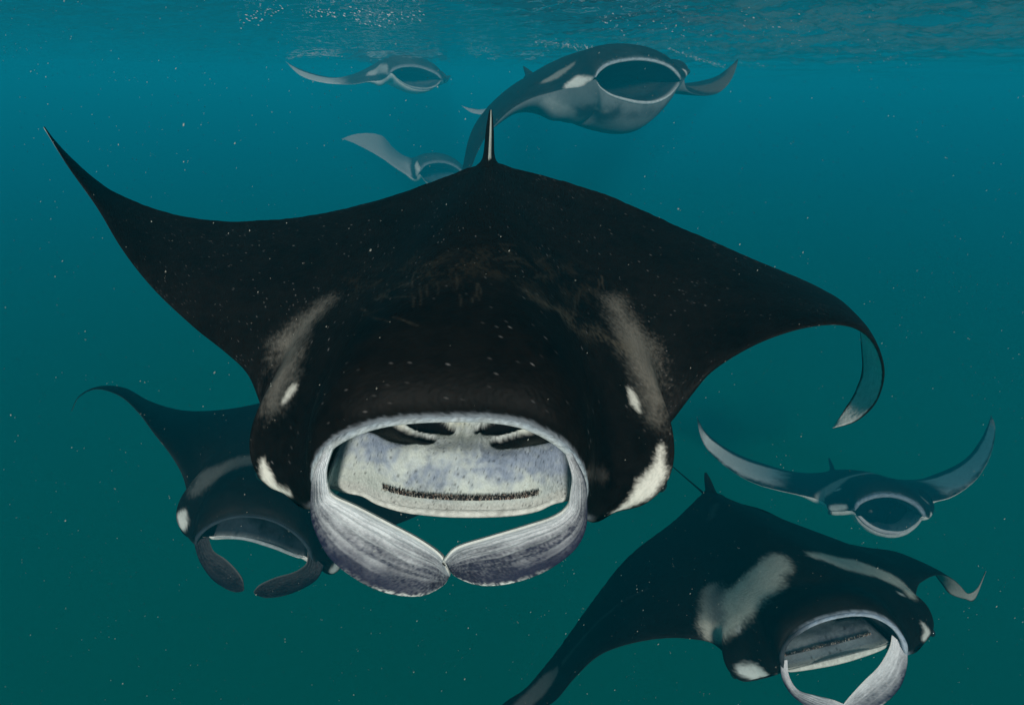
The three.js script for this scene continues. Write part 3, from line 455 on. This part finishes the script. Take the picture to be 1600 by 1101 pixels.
makeManta({
  label: 'small manta ray seen head on, both pale wings raised above its body',
  lip: [1390, 771, 5.5], rear: [1304, 734, 7.126], roll: -9, nu: 300, nv: 80, mv: 60, mouth: [13, 20], rim: [0.014, 0.012], jawRim: 0.016, rimColor: [0.36, 0.43, 0.5], lipColor: [0.25, 0.32, 0.38], lipShare: 0.9, jawColor: [0.55, 0.6, 0.6],
  flesh: [0.5, 0.56, 0.56], palate: 0.06, plainUnder: true,
  ribs: [
    W([1089, 650, -0.6], [1090, 652, -0.62]), W([1094, 680, -0.6], [1101, 672, -0.68]), W([1106, 703, -0.55], [1121, 690, -0.72]), W([1128, 724, -0.48], [1145, 705, -0.75]), W([1155, 743, -0.42], [1172, 717, -0.77]), W([1185, 757, -0.36], [1203, 727, -0.8]), W([1218, 766, -0.31], [1230, 735, -0.83]), W([1250, 773, -0.26], [1256, 739, -0.87]),
    H([1275, 779, -0.22], [1272, 740, -0.91], -0.15), H([1290, 787, -0.17], [1280, 739, -0.93], -0.3), H([1296, 798, -0.1], [1285, 738, -0.95], -0.6), H([1312, 799, -0.06], [1290, 737, -0.96], -0.6), H([1328, 798, -0.02], [1293, 736, -0.97], -0.5),
    H([1335, 796, 0.01], [1296, 735, -0.975], -0.4, [1336, 801, 0]), H([1341, 784, 0.015], [1298, 735, -0.98], -0.3, [1346, 814, 0.01]), H([1362, 774, 0.01], [1301, 734, -0.99], -0.2, [1366, 826, 0.02]), H([1390, 771, 0], [1304, 734, -1], 0, [1390, 832, 0.025]), H([1415, 777, 0.005], [1307, 734, -0.99], 0.15, [1412, 829, 0.02]),
    H([1434, 788, 0.012], [1310, 734, -0.985], 0.25, [1430, 818, 0.012]), H([1443, 799, 0.012], [1314, 734, -0.98], 0.35, [1440, 808, 0.005]), H([1446, 806, 0.008], [1318, 735, -0.975], 0.4, [1445, 806, 0]),
    H([1453, 809, -0.04], [1325, 735, -0.965], 0.6), H([1457, 800, -0.09], [1332, 736, -0.95], 0.7), H([1455, 788, -0.14], [1342, 738, -0.93], 0.4), H([1456, 784, -0.2], [1358, 741, -0.9], 0.15),
    W([1466, 782, -0.25], [1400, 752, -0.87]), W([1485, 777, -0.3], [1428, 752, -0.83]), W([1508, 764, -0.36], [1455, 743, -0.8]), W([1530, 744, -0.43], [1485, 731, -0.78]), W([1547, 714, -0.52], [1512, 714, -0.75]), W([1555, 685, -0.6], [1532, 688, -0.72]), W([1555, 662, -0.66], [1543, 666, -0.7]), W([1549, 649, -0.7], [1549, 650, -0.7]),
  ],
  slitsAndDark: [[0.0, -0.19, 0.75, -0.19, 0.085], [0, -0.32, 0.8, -0.32, 0.1]],  // broad black bands that paint the deep mouth floor dark, no gill slits here
  marks: [
    { t: [0.9, 5.9], c: [0.06, 0.8], color: [0.88, 0.9, 0.86], share: 0.97 },
    { path: [[1284, 776, 9], [1296, 764, 12], [1320, 748, 8], [1350, 740, 5], [1372, 738, 3]], soft: 0.014, color: [0.5, 0.52, 0.48], share: 0.9 },
    { path: [[1375, 741, 2], [1420, 762, 3], [1448, 784, 3]], soft: 0.008, color: [0.4, 0.44, 0.42], share: 0.8 },
    { t: [26, 31.2], c: [0.05, 0.72], color: [0.88, 0.9, 0.86], share: 0.97 },
    { path: [[1300, 793, 4], [1311, 793, 5], [1320, 793, 3]], soft: 0.008, color: [0.65, 0.7, 0.68] }, { path: [[1455, 805, 4], [1457, 808, 3]], soft: 0.006, color: [0.65, 0.7, 0.68] }, { path: [[1307, 766, 2], [1313, 764, 2]], soft: 0.004, color: [0.7, 0.74, 0.7] },
  ],
  lobes: [{ thick: 0.01, cup: 0.1, label: 'cephalic fin folded under the mouth', n: 30, m: 8, rows: [[[1346, 806, 0.02], [1340, 806, 0.02]], [[1360, 818, 0.03], [1353, 820, 0.03]], [[1380, 827, 0.04], [1372, 831, 0.04]], [[1402, 830, 0.05], [1398, 836, 0.05]], [[1416, 828, 0.055], [1414, 830, 0.055]]], deep: 0.5, pale: 0.7 }],
  eyes: [[1297, 800, -0.1, 0.016]],
  fin: { base: [1303, 738, -0.97], tip: [1297, 715, -1.05], chord: 0.1, thick: 0.014 },
});

makeManta({
  label: 'manta ray just under the water surface, grey belly and wide oval mouth in view',
  lip: [1000, 91, 7], rear: [828, 118, 9.074], roll: 2, nu: 320, nv: 90, mv: 60, mouth: [11, 19], rim: [0.007, 0.008], jawRim: 0.008, rimColor: [0.5, 0.56, 0.58], jawColor: [0.5, 0.56, 0.58], lipColor: [0.2, 0.24, 0.26],
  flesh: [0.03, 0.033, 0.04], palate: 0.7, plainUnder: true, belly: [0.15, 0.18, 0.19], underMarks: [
    { path: [[908, 176, 14], [935, 178, 18], [962, 176, 10]], soft: 0.03, color: [0.02, 0.022, 0.026], share: 0.9 }, { path: [[985, 180, 6], [1040, 170, 8], [1054, 160, 6]], soft: 0.025, color: [0.04, 0.045, 0.05], share: 0.8 },
    { path: [[932, 170, 2], [948, 173, 3]], soft: 0.014, color: [0.4, 0.44, 0.42], share: 0.5 }, { path: [[858, 164, 12], [886, 176, 14]], soft: 0.02, color: [0.3, 0.34, 0.34], share: 0.8 },
  ], dark: [0.014, 0.012, 0.011],
  ribs: [
    W([716, 294, -0.55], [714, 294, -0.56]), W([735, 264, -0.5], [722, 266, -0.62]), W([746, 238, -0.46], [730, 225, -0.68]), W([760, 212, -0.42], [742, 194, -0.74]), w([780, 188, -0.36], [762, 167, -0.8], 0.02, 0.03), w([803, 168, -0.3], [785, 145, -0.86], 0.03, 0.05), w([832, 153, -0.25], [805, 130, -0.9], 0.035, 0.08),
    H([862, 144, -0.2], [815, 124, -0.93], -0.15, undefined, 0.2), H([885, 138, -0.14], [820, 121, -0.95], -0.4, undefined, 0.24), H([905, 136, -0.08], [824, 119, -0.97], -0.5, undefined, 0.26), H([918, 131, -0.04], [826, 118, -0.98], -0.5, undefined, 0.26),
    H([929, 121, 0.0], [827, 118, -0.99], -0.4, [930, 124, 0], 0.2), H([936, 109, 0.01], [827, 118, -0.99], -0.3, [939, 135, 0.008], 0.2), H([950, 99, 0.01], [828, 118, -0.995], -0.25, [955, 146, 0.015], 0.2), H([973, 93, 0.004], [828, 118, -1], -0.1, [976, 153, 0.02], 0.2), H([1000, 91, 0], [828, 118, -1], 0, [1001, 158, 0.025], 0.2),
    H([1027, 95, 0.004], [829, 118, -1], 0.1, [1024, 157, 0.02], 0.2), H([1048, 104, 0.01], [830, 117, -0.995], 0.25, [1044, 148, 0.015], 0.2), H([1061, 117, 0.01], [831, 117, -0.99], 0.3, [1058, 134, 0.008], 0.2), H([1064, 124, 0.0], [832, 117, -0.985], 0.4, [1063, 127, 0], 0.2),
    H([1070, 122, -0.04], [833, 117, -0.975], 0.6, undefined, 0.2), H([1075, 114, -0.09], [836, 116, -0.96], 0.7, undefined, 0.16), H([1071, 106, -0.14], [842, 114, -0.94], 0.4, undefined, 0.12), H([1068, 112, -0.2], [850, 112, -0.92], 0.15, undefined, 0.08),
    W([1074, 140, -0.22], [870, 108, -0.9]), W([1098, 148, -0.3], [920, 112, -0.86]), W([1120, 146, -0.38], [985, 122, -0.82]), W([1136, 134, -0.46], [1060, 130, -0.76]), W([1146, 118, -0.52], [1112, 122, -0.68]), W([1151, 104, -0.57], [1137, 107, -0.63]), W([1154, 93, -0.6], [1153, 92, -0.6]),
  ],
  marks: [
    { path: [[893, 102, 6], [872, 115, 10], [852, 126, 6]], soft: 0.012, color: [0.3, 0.31, 0.28], share: 0.9 },
    { path: [[884, 136, 4], [903, 128, 9], [922, 124, 3]], soft: 0.01, color: [0.75, 0.78, 0.74] }, { path: [[1070, 110, 4], [1073, 116, 4]], soft: 0.008, color: [0.6, 0.62, 0.6] },
    { path: [[1080, 136, 12], [1120, 134, 16], [1150, 105, 10]], soft: 0.02, color: [0.12, 0.085, 0.055], share: 0.9 },
  ],
  eyes: [[1075, 112, -0.09, 0.014]],
  fin: { base: [830, 119, -0.97], tip: [821, 102, -1.03], chord: 0.1, thick: 0.014 },
});

makeManta({
  label: 'faint distant manta ray near the surface, one long thin pale wing stretched out',
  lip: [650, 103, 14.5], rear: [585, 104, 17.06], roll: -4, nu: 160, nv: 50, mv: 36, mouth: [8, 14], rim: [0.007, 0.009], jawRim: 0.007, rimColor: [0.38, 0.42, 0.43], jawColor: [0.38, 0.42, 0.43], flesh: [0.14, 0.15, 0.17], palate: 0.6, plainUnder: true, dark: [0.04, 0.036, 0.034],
  ribs: [
    W([446, 96, -0.7], [447, 97, -0.71]), W([468, 117, -0.62], [470, 108, -0.74]), W([495, 127, -0.54], [498, 117, -0.77]), W([525, 131, -0.46], [525, 121, -0.8]), W([552, 131, -0.38], [548, 118, -0.83]), W([575, 127, -0.3], [562, 112, -0.87]), H([592, 126, -0.22], [572, 107, -0.92], -0.2), H([602, 122, -0.1], [578, 105, -0.95], -0.6),
    H([610, 113, 0], [582, 104, -0.97], -0.4, [611, 114, 0]), H([616, 107, 0.01], [583, 104, -0.98], -0.3, [620, 122, 0.01]), H([630, 103, 0.005], [584, 104, -0.99], -0.2, [634, 131, 0.015]), H([650, 103, 0], [585, 104, -1], 0, [650, 136, 0.02]), H([668, 108, 0.004], [586, 104, -0.99], 0.15, [667, 137, 0.015]), H([683, 115, 0.01], [588, 103, -0.98], 0.3, [681, 133, 0.01]), H([690, 123, 0], [590, 103, -0.97], 0.4, [690, 125, 0]),
    H([694, 129, -0.06], [593, 103, -0.96], 0.6), H([697, 124, -0.12], [598, 103, -0.94], 0.4), W([698, 128, -0.22], [606, 105, -0.9]), W([700, 126, -0.4], [640, 110, -0.84]), W([702, 122, -0.6], [690, 117, -0.75]), W([705, 119, -0.75], [705, 118, -0.75]),
  ],
  marks: [
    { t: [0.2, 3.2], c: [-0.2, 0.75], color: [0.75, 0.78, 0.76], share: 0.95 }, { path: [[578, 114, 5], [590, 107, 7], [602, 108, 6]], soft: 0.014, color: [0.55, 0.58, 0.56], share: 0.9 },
  ],
});

makeManta({
  label: 'faint manta ray cut off by the back of the largest one, bent grey wing',
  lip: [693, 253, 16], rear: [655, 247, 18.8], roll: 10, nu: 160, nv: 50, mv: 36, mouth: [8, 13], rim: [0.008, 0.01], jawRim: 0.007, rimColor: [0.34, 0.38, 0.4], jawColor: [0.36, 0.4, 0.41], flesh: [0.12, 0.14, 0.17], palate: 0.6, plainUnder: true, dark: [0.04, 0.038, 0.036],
  ribs: [
    W([533, 216, -0.55], [534, 217, -0.56]), W([552, 223, -0.5], [552, 210, -0.6]), W([576, 235, -0.44], [578, 208, -0.66]), W([598, 248, -0.38], [598, 213, -0.72]), W([618, 262, -0.32], [613, 229, -0.78]), W([636, 273, -0.26], [628, 244, -0.85]), H([646, 279, -0.2], [640, 250, -0.92], -0.2), H([651, 279, -0.1], [646, 248, -0.95], -0.6),
    H([655, 269, 0], [652, 247, -0.97], -0.4, [656, 272, 0]), H([662, 258, 0.01], [653, 247, -0.98], -0.3, [666, 284, 0.012]), H([676, 253, 0.005], [654, 247, -0.99], -0.2, [684, 292, 0.02]), H([695, 253, 0], [655, 247, -1], 0, [703, 294, 0.02]), H([713, 260, 0.008], [657, 247, -0.99], 0.2, [717, 288, 0.012]), H([728, 274, 0], [659, 247, -0.98], 0.4, [728, 277, 0]),
    H([732, 280, -0.06], [662, 247, -0.96], 0.6), H([735, 276, -0.12], [668, 248, -0.93], 0.4), W([745, 274, -0.25], [690, 256, -0.88]), W([765, 272, -0.5], [740, 264, -0.8]), W([785, 268, -0.75], [785, 268, -0.75]),
  ],
  marks: [
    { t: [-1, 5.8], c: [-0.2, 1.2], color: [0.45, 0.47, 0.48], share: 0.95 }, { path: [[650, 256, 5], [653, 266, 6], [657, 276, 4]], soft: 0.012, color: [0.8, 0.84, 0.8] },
  ],
});

makeManta({
  label: 'farthest manta ray, only a small pale wing tip showing behind another ray',
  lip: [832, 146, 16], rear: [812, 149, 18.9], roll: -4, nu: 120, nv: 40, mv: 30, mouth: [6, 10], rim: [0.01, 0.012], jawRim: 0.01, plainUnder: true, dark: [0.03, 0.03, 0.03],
  ribs: [
    W([721, 165, -0.6], [722, 166, -0.61]), W([738, 176, -0.5], [739, 169, -0.66]), W([758, 178, -0.4], [760, 171, -0.75]), W([780, 172, -0.3], [782, 162, -0.85]), H([798, 166, -0.2], [800, 154, -0.92], -0.2), H([806, 161, -0.1], [806, 151, -0.95], -0.6),
    H([812, 154, 0], [809, 150, -0.97], -0.4, [812, 156, 0]), H([820, 148, 0.008], [811, 149, -0.99], -0.2, [822, 163, 0.015]), H([832, 146, 0], [812, 149, -1], 0, [832, 165, 0.02]), H([844, 149, 0.008], [813, 149, -0.99], 0.2, [843, 163, 0.015]), H([850, 155, 0], [815, 149, -0.97], 0.4, [850, 157, 0]),
    H([856, 158, -0.1], [820, 149, -0.95], 0.6), W([862, 156, -0.22], [832, 149, -0.9]), W([885, 152, -0.45], [870, 147, -0.8]), W([905, 146, -0.7], [905, 146, -0.7]),
  ],
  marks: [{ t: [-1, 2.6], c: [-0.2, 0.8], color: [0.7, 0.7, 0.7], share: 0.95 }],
});

// ---------- water surface, sea bed, drifting plankton ----------
{
  const bed = new THREE.PlaneGeometry(160, 160, 80, 80).rotateX(-Math.PI / 2), p = bed.attributes.position;
  for (let i = 0; i < p.count; i++) p.setY(i, 0.5 * nz(p.getX(i), 0, p.getZ(i), 0.09));
  bed.computeVertexNormals();
  const m = new THREE.Mesh(bed, new THREE.MeshPhysicalMaterial({ color: rgb(0.003, 0.23, 0.15), roughness: 1, specularIntensity: 0 }));
  m.name = 'seabed'; m.position.y = -5.2; m.receiveShadow = true; m.userData = { kind: 'structure', label: 'green sea bed far below the manta rays' }; scene.add(m);
}
{
  const xs = [], zs = [], NX = 620, NZ = 560;
  for (let i = 0; i <= NX; i++) { const t = 2 * i / NX - 1; xs.push(t * 9.5 + 61 * t ** 9); }
  for (let i = 0; i <= NZ; i++) { const t = i / NZ; zs.push(-4.5 - 11 * t - 60 * t ** 11 + 72 * (1 - t) ** 14); }
  const P = [], ridge = (v) => 1 - 2 * Math.abs(v);
  for (const x of xs) for (const z of zs) {
    const r = 0.5 + 1.7 * smooth(-1, 4, x), near = Math.hypot(x, z + 6) < 14 ? 1 : 0, u = x * 0.93 + z * 0.36, v = z * 0.93 - x * 0.36;     // wind waves, a little across the view
    P.push(V(x, SURFACE + r * (0.06 * nz(u * 0.5, 1, v, 0.8) + near * (0.05 * nz(u * 0.55, 2, v, 1.9) + 0.03 * ridge(nz(u * 0.6, 3, v, 3.4)) + 0.016 * ridge(nz(u * 0.7, 4, v, 8)) + 0.006 * nz(u, 5, v, 17))), z));
  }
  const g = gridGeometry(P, NX, NZ, () => [1, 1, 1], (p) => [p.x, p.z]);
  const m = new THREE.Mesh(g, new THREE.MeshPhysicalMaterial({ color: 0xffffff, transmission: 1, thickness: 0, roughness: 0.02, ior: 2.3, side: THREE.DoubleSide }));
  m.name = 'water'; m.receiveShadow = true; m.userData = { kind: 'structure', label: 'rippled underside of the water surface' }; scene.add(m);
}
{
  const N = 7500, g = new THREE.IcosahedronGeometry(1, 1), m = new THREE.InstancedMesh(g, new THREE.MeshStandardMaterial({ color: rgb(0.55, 0.55, 0.48), roughness: 0.8 }), N);
  const M = new THREE.Matrix4(), q = new THREE.Quaternion(), e = new THREE.Euler();
  for (let i = 0; i < N; i++) {
    let d, p; do { d = 0.22 + 3.8 * rnd() ** 0.9; p = at(-100 + 1800 * rnd(), -60 + 1220 * rnd(), d); } while (rnd() > 0.35 + 0.9 * smooth(-0.2, 0.35, nz(p.x, p.y, p.z, 1.6)));
    const r = (0.00018 + 0.0004 * rnd() ** 4) * Math.min(1, 0.3 + d * 0.5);
    if (p.y > SURFACE - 0.08) p.y = SURFACE - 0.1 - rnd() * 0.5;
    e.set(0.4 * (rnd() - 0.5), 0, -0.5 + 0.5 * (rnd() - 0.5)); q.setFromEuler(e);
    m.setMatrixAt(i, M.compose(p, q, V(r, r * (1 + 2.5 * rnd()), r)));
  }
  m.name = 'plankton'; m.userData = { kind: 'stuff', label: 'pale specks of plankton drifting in the water', category: 'plankton' }; scene.add(m);
}
{ // bubbles, and white specks added to mimic sparkle and reflections in the surface
  const spots = [[[372, 40], [440, 14], 50, 16], [[470, 18], [660, 28], 170, 14], [[560, 34], [620, 40], 40, 8], [[836, 66], [880, 72], 60, 6], [[880, 70], [928, 76], 130, 6], [[1046, 76], [1085, 90], 60, 3], [[1084, 90], [1132, 104], 150, 4], [[1150, 98], [1200, 103], 40, 5], [[930, 30], [1120, 60], 60, 26], [[1160, 30], [1450, 110], 90, 34]];
  const N = spots.reduce((a, q) => a + q[2], 0), g = new THREE.IcosahedronGeometry(1, 1), m = new THREE.InstancedMesh(g, new THREE.MeshStandardMaterial({ color: rgb(0.85, 0.87, 0.85), roughness: 0.4 }), N), M = new THREE.Matrix4(), q = new THREE.Quaternion(), e = new THREE.Euler();
  let k = 0;
  for (const [a, b, n, spread] of spots) for (let i = 0; i < n; i++) {
    const t = rnd(), px = lerp(a[0], b[0], t) + 8 * (rnd() - 0.5), py = Math.max(-20, lerp(a[1], b[1], t) + spread * (rnd() + rnd() - 1)), s = sight(px, py);
    const p = s.multiplyScalar(s.y > 0.03 ? Math.min(11.8, (SURFACE - 0.05) / s.y) : 11.8), r = 0.0018 + 0.005 * rnd() ** 3;
    e.set(0, 0, -0.25 + 0.5 * (rnd() - 0.5)); m.setMatrixAt(k++, M.compose(p, q.setFromEuler(e), V(r * (1 + 2 * rnd()), r * 0.6, r)));
  }
  m.name = 'bubbles_and_glints'; m.userData = { kind: 'stuff', label: 'white specks of bubbles, with added stand-ins for surface glints and reflections', category: 'bubbles_and_glints' }; scene.add(m);
}
renderer.render(scene, camera);
